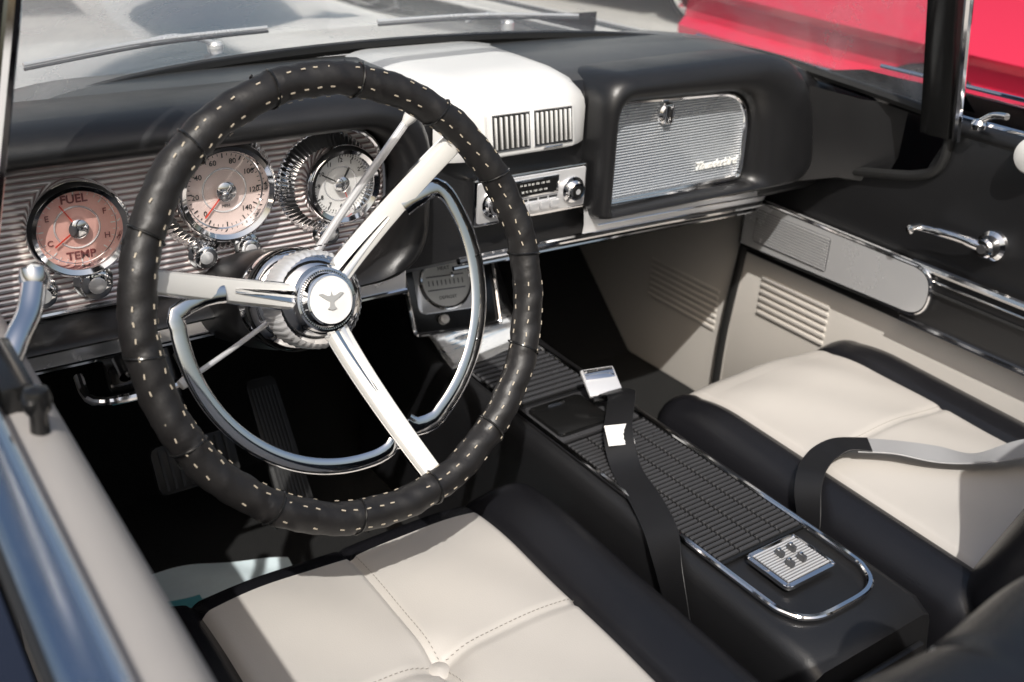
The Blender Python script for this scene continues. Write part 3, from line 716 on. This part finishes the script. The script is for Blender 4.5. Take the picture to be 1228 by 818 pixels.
# ---------------------------------------------------------------- driver door
mb=MB()
prof2=[(-.655,.24),(-.655,.70),(-.652,.86),(-.656,.888),(-.668,.902),(-.684,.906),(-.694,.904),(-.694,.88)]
mb.sheet([[(a,y,b) for a,b in prof2] for y in [.38-1.4*i/12 for i in range(13)]],M_PAD)
mb.prism(rpoly([(-.724,.895,.002),(-.724,.919,.003),(-.718,.923,.003),(-.702,.922,.003),(-.697,.895,.002)],3),0,1.45,M_STRIP,Matrix(((1,0,0,0),(0,0,1,-1.05),(0,1,0,0),(0,0,0,1))))
mb.tube([(-.699,.05,.920),(-.699,-1.05,.920)],.004,M_CHROME,n=8)
mb.tube([(-.725,.35,.918),(-.725,-1.05,.918)],.003,M_RUBBER,n=8)
dd=mb.build('car_door',car,40)
mb=MB()
mb.lathe([(.006,0),(.0055,.012),(.008,.016),(.0092,.024),(.007,.030),(0,.032)],M_PLAST,frame((-.676,-.218,.904),(0.05,0,1),up=(0,1,0)),n=24)
mb.build('lock_knob',dd)
mb=MB()
mb.box((-.680,-.150,.911),(.022,.08,.026),M_PLAST,.005)
mb.tube(smooth([(-.674,-.11,.900),(-.662,-.095,.912),(-.648,-.075,.922),(-.638,-.055,.936)],6),.0090,M_CHROME,n=14)
mb.lathe([(0,.011),(.009,.009),(.0115,0),(.009,-.009),(0,-.011)],M_CHROME,frame((-.637,-.053,.938),(0,.3,1)),n=24)
mb.build('vent_latch',dd)
# ---------------------------------------------------------------- seat belts
def belt(pts,ups,mat_,k=8,w=.020):
    P=smooth(pts,k); U=smooth(ups,k)
    mb=MB(); mb.tube(P,1.,mat_,prof=rect(w,.0010,.4),up=lambda i,p:U[i])
    return mb
mb=belt([(.124,.140,.530),(.124,.115,.540),(.104,.090,.543),(.066,.05,.530),(.040,.0,.508),(.014,-.07,.507),(-.010,-.125,.503),(-.030,-.165,.480),(-.036,-.20,.42),(-.036,-.22,.34),(-.035,-.24,.26)],
        [(0,.3,1),(0,.5,1),(-.2,.3,1),(-.3,.2,1),(-.1,.1,1),(-.2,.1,1),(-.5,.1,1),(-1,0,.4),(-1,0,0),(-1,0,0),(-1,0,0)],M_WEB)
Ml=frame((.062,.042,.5295),(-.28,-.40,1),up=(.5,1,0)); mb.box((0,0,0),(.036,.032,.001),M_LABEL,0,Ml)
sb=mb.build('seat_belt',car,label='black webbing seat belt lying over the console')
mb=MB(); Mb_=frame((.126,.160,.536),(-.15,-.40,.9),up=(.3,1,0))
mb.box((0,.0,0),(.052,.048,.007),M_SATIN,.003,Mb_); mb.box((0,.012,.0042),(.046,.018,.0016),M_CHROME,.0006,Mb_); mb.box((0,-.027,-.001),(.044,.010,.006),M_PLAST,.002,Mb_)
mb.build('buckle',sb)
mb=belt([(.70,-.33,.535),(.62,-.295,.528),(.54,-.262,.520),(.47,-.240,.514),(.42,-.205,.517),(.38,-.162,.518),(.345,-.128,.514)],[(0,0,1),(.1,0,1),(-.1,0,1),(.15,.2,1),(-.2,0,1),(0,0,1),(0,0,1)],M_WEBG,w=.018)
sb2=mb.build('seat_belt',car,label='grey webbing seat belt lying across the passenger seat')
mb=belt([(.358,-.140,.517),(.330,-.118,.515),(.300,-.113,.509),(.270,-.122,.507),(.245,-.135,.505),(.226,-.150,.492),(.214,-.168,.465),(.205,-.18,.43)],[(0,0,1),(.1,0,1),(-.1,0,1),(-.1,0,1),(-.3,0,1),(-.8,0,.8),(-1,0,.3),(-1,0,0)],M_WEB,w=.018)
mb.build('webbing',sb2)
mb=MB(); Mb_=frame((.600,-.285,.534),(0,0,1),up=(.8,-.4,0)); mb.box((0,0,0),(.046,.05,.008),M_CHROME,.002,Mb_); mb.box((0,.035,0.004),(.05,.03,.004),M_BLUE,.001,Mb_)
mb.build('buckle',sb2)
# patch of sunlight on the driver floor, built as a coloured sheet
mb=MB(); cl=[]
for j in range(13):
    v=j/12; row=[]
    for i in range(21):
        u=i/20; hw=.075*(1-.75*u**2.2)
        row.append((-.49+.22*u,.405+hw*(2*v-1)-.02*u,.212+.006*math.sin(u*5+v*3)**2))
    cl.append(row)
mb.sheet(cl,lambda i,j: M_TEAL if i+j*.15<6 else M_SUNPATCH)
c=mb.build('floor_sun_patch',None,60); c['label']='pale blue and teal sheet standing in for sunlight on the black floor carpet'; c['category']='painted sunlight'
# ---------------------------------------------------------------- background cars
def parked_car(loc,rot,paint,label,fin=1.):
    e=bpy.data.objects.new('parked_car',None); COL.objects.link(e)
    e['label']=label; e['category']='car'; e['group']='cars parked at the show'
    L=5.2; mb=MB(); rows=[]; K=52
    for i in range(K+1):
        s=i/K; y=-L/2+L*s
        w=.97*(1-.10*abs(2*s-1)**4); top=.86-.05*max(0,(s-.5)*2)**2-.05*max(0,(.15-s)/.15)**2
        fz=fin*.14*max(0,1-s/.38)**1.2
        sh=top+.01+fz; wh=0
        for wc in (.22,.80):
            d=abs(y-(-L/2+L*wc))
            if d<.40: wh=max(wh,math.sqrt(.16-d*d))
        zb=min(.30+max(0,wh-.02),.62)
        cr=.745-.05*s
        half=[(0,top+.02),(w*.55,top+.012),(w*.80,top),(w*.90,sh),(w*.935,sh-.02),(w*.955,(sh+cr)/2),(w*1.0,cr),(w*.955,cr-.035),(w*.965,.63),(w,.60),(w*.985,.45 if zb<.45 else zb),(w*.95,zb)]
        rows.append([(-a,y,b) for a,b in half[::-1]]+[(a,y,b) for a,b in half[1:]])
    mb.sheet(rows,paint)
    mb.add([V(p) for p in rows[0]],[list(range(len(rows[0])))],paint); mb.add([V(p) for p in rows[-1]],[list(range(len(rows[-1])))],paint)
    mb.build('body',e,25)
    mb=MB()
    for s in (-1,1): 
        mb.tube([(s*.968,-2.4,.60),(s*.972,0,.585),(s*.955,2.3,.57)],.009,M_CHROME,n=8)
    mb.build('trim_strip',e)
    mb=MB(); gh=[(-1.35,.88,.72),(-.95,1.26,.58),(-.2,1.34,.57),(.25,1.30,.58),(.85,.88,.74)]
    rows=[[(-w,y,.88),(-w*.98 if z>1 else -w,y,z-.05 if z>1 else z),(-w*.8,y,z),(w*.8,y,z),(w*.98 if z>1 else w,y,z-.05 if z>1 else z),(w,y,.88)] for y,z,w in gh]
    mb.sheet(rows,lambda i,j: paint if (i in (1,2) and j==2) else M_CARGL)
    for s in (-1,1): mb.tube([(s*.74,-1.4,.885),(s*.60,-.95,1.22),(s*.585,-.2,1.295),(s*.60,.25,1.26),(s*.75,.86,.885)],.014,M_CHROME,n=8)
    mb.tube([(.73,-.35,.885),(.585,-.25,1.28)],.012,M_CHROME,n=8); mb.tube([(-.73,-.35,.885),(-.585,-.25,1.28)],.012,M_CHROME,n=8)
    mb.build('greenhouse',e,30)
    for wc in (.22,.80):
        for s in (-1,1):
            mb=MB(); Mw=frame((s*.86,-L/2+L*wc,.345),(s,0,0))
            mb.lathe([(.19,-.10),(.31,-.10),(.345,-.07),(.345,.05),(.31,.08),(.20,.085)],M_TYRE,Mw,n=40)
            mb.lathe([(.24,.087),(.29,.084)],M_WHITE,Mw,n=40)
            mb.lathe([(.20,.08),(.17,.075),(.12,.10),(.05,.105),(0,.11)],M_CHROME,Mw,n=40)
            mb.build('wheel',e)
    for y0 in (-2.66,2.66):
        mb=MB(); sg=1 if y0>0 else -1
        mb.tube(smooth([(-.98,y0-.30*sg,.48),(-.85,y0,.48),(0,y0+.05*sg,.48),(.85,y0,.48),(.98,y0-.30*sg,.48)],4),1.,M_CHROME,up=(0,0,1),prof=rect(.03,.06,.4)); mb.build('bumper',e)
    for s in (-1,1):
        mb=MB(); mb.lathe([(.075,0),(.07,.03),(.045,.06),(0,.07)],M_LAMP,frame((s*.80,-2.60,.72),(0,-1,0)),n=28); mb.lathe([(.08,0),(.088,.012),(.075,.02)],M_CHROME,frame((s*.80,-2.60,.72),(0,-1,0)),n=28); mb.build('tail_light',e)
        mb=MB(); mb.lathe([(.09,0),(.085,.03),(0,.045)],M_FACE,frame((s*.72,2.60,.68),(0,1,0)),n=28); mb.lathe([(.095,0),(.105,.02),(.088,.035)],M_CHROME,frame((s*.72,2.60,.68),(0,1,0)),n=28); mb.build('headlight',e)
    e.location=loc; e.rotation_euler=(0,0,rot)
    return e
parked_car((2.95,-.50,0),pi,M_REDP,'red finned classic car parked beside the black convertible')
parked_car((-2.6,5.2,0),math.radians(75),M_REDP,'red classic car parked across in front of the convertible')
parked_car((5.2,6.2,0),math.radians(15),M_WHITEP,'white classic car parked farther along the lot',.2)
for k in range(5):  # out-of-view tents, added so the hood reflects bright white
    e=bpy.data.objects.new('reflector_tent',None); COL.objects.link(e)
    e['label']='unseen white canopy tent added to brighten the hood reflection'; e['category']='added reflector'; e['group']='unseen tents added for hood reflections'
    mb=MB(); h=1.55; rows=[]
    for i in range(9):
        t=i/8; r=h*(1-t)+.02; z=1.95+1.35*t-.18*math.sin(pi*t)
        rows.append([(-r,-r,z),(0,-r,z-.02*(1-t)),(r,-r,z),(r,0,z-.02*(1-t)),(r,r,z),(0,r,z-.02*(1-t)),(-r,r,z),(-r,0,z-.02*(1-t))])
    mb.sheet(rows,M_REFLCANVAS,closeu=True)
    mb.sheet([[(p[0],p[1],p[2]) for p in rows[0]],[(p[0],p[1],p[2]-.25) for p in rows[0]]],M_REFLCANVAS,closeu=True)
    mb.build('reflector_canopy',e,60)
    for sx in (-1,1):
        for sy in (-1,1):
            mb=MB(); mb.tube([(sx*(h-.02),sy*(h-.02),0),(sx*(h-.02),sy*(h-.02),1.93)],.02,M_SATIN,n=10); mb.build('reflector_pole',e)
    e.location=(-6.4+3.3*k,8.3,0)
# ---------------------------------------------------------------- ground
mb=MB(); mb.sheet([[(x,y,0) for x in (-300,-20,0,20,300)] for y in (-300,-20,0,20,300)],M_GROUND)
g=mb.build('ground'); g['kind']='structure'; g['label']='pale concrete parking lot surface'
# ---------------------------------------------------------------- light and camera
S=V((-.36,-.52,.78)).normalized()
sd=bpy.data.lights.new('sun','SUN'); sd.energy=3.8; sd.angle=math.radians(.6); sd.color=(1,.97,.92)
so=bpy.data.objects.new('sun',sd); COL.objects.link(so); so.rotation_euler=S.to_track_quat('Z','Y').to_euler()
w=bpy.data.worlds.new('World'); sc.world=w; w.use_nodes=True; nt=w.node_tree
bg=nt.nodes['Background']; sky=nt.nodes.new('ShaderNodeTexSky'); sky.sky_type='NISHITA'; sky.sun_disc=False
sky.sun_elevation=math.asin(S.z); sky.sun_rotation=math.atan2(S.x,S.y); sky.dust_density=8; sky.air_density=1.6; sky.ozone_density=3
nt.links.new(sky.outputs[0],bg.inputs[0]); bg.inputs[1].default_value=.105
sc.view_settings.view_transform='Standard'; sc.view_settings.look='None'; sc.view_settings.exposure=0
C=V((-.766,-.835,1.26));R=V((.8196,-.5711,.0460));D=V((-.2222,-.3909,-.8932));F=V((.5281,.7218,-.4473))
cd=bpy.data.cameras.new('camera'); cam=bpy.data.objects.new('camera',cd); COL.objects.link(cam)
m=Matrix.Identity(4)
for i in range(3): m[i][0]=R[i]; m[i][1]=-D[i]; m[i][2]=-F[i]; m[i][3]=C[i]
cam.matrix_world=m; cd.sensor_width=36; cd.lens=36.65; cd.clip_start=.02; cd.clip_end=1000
cd.dof.use_dof=True; cd.dof.focus_distance=1.15; cd.dof.aperture_fstop=6.0
sc.camera=cam
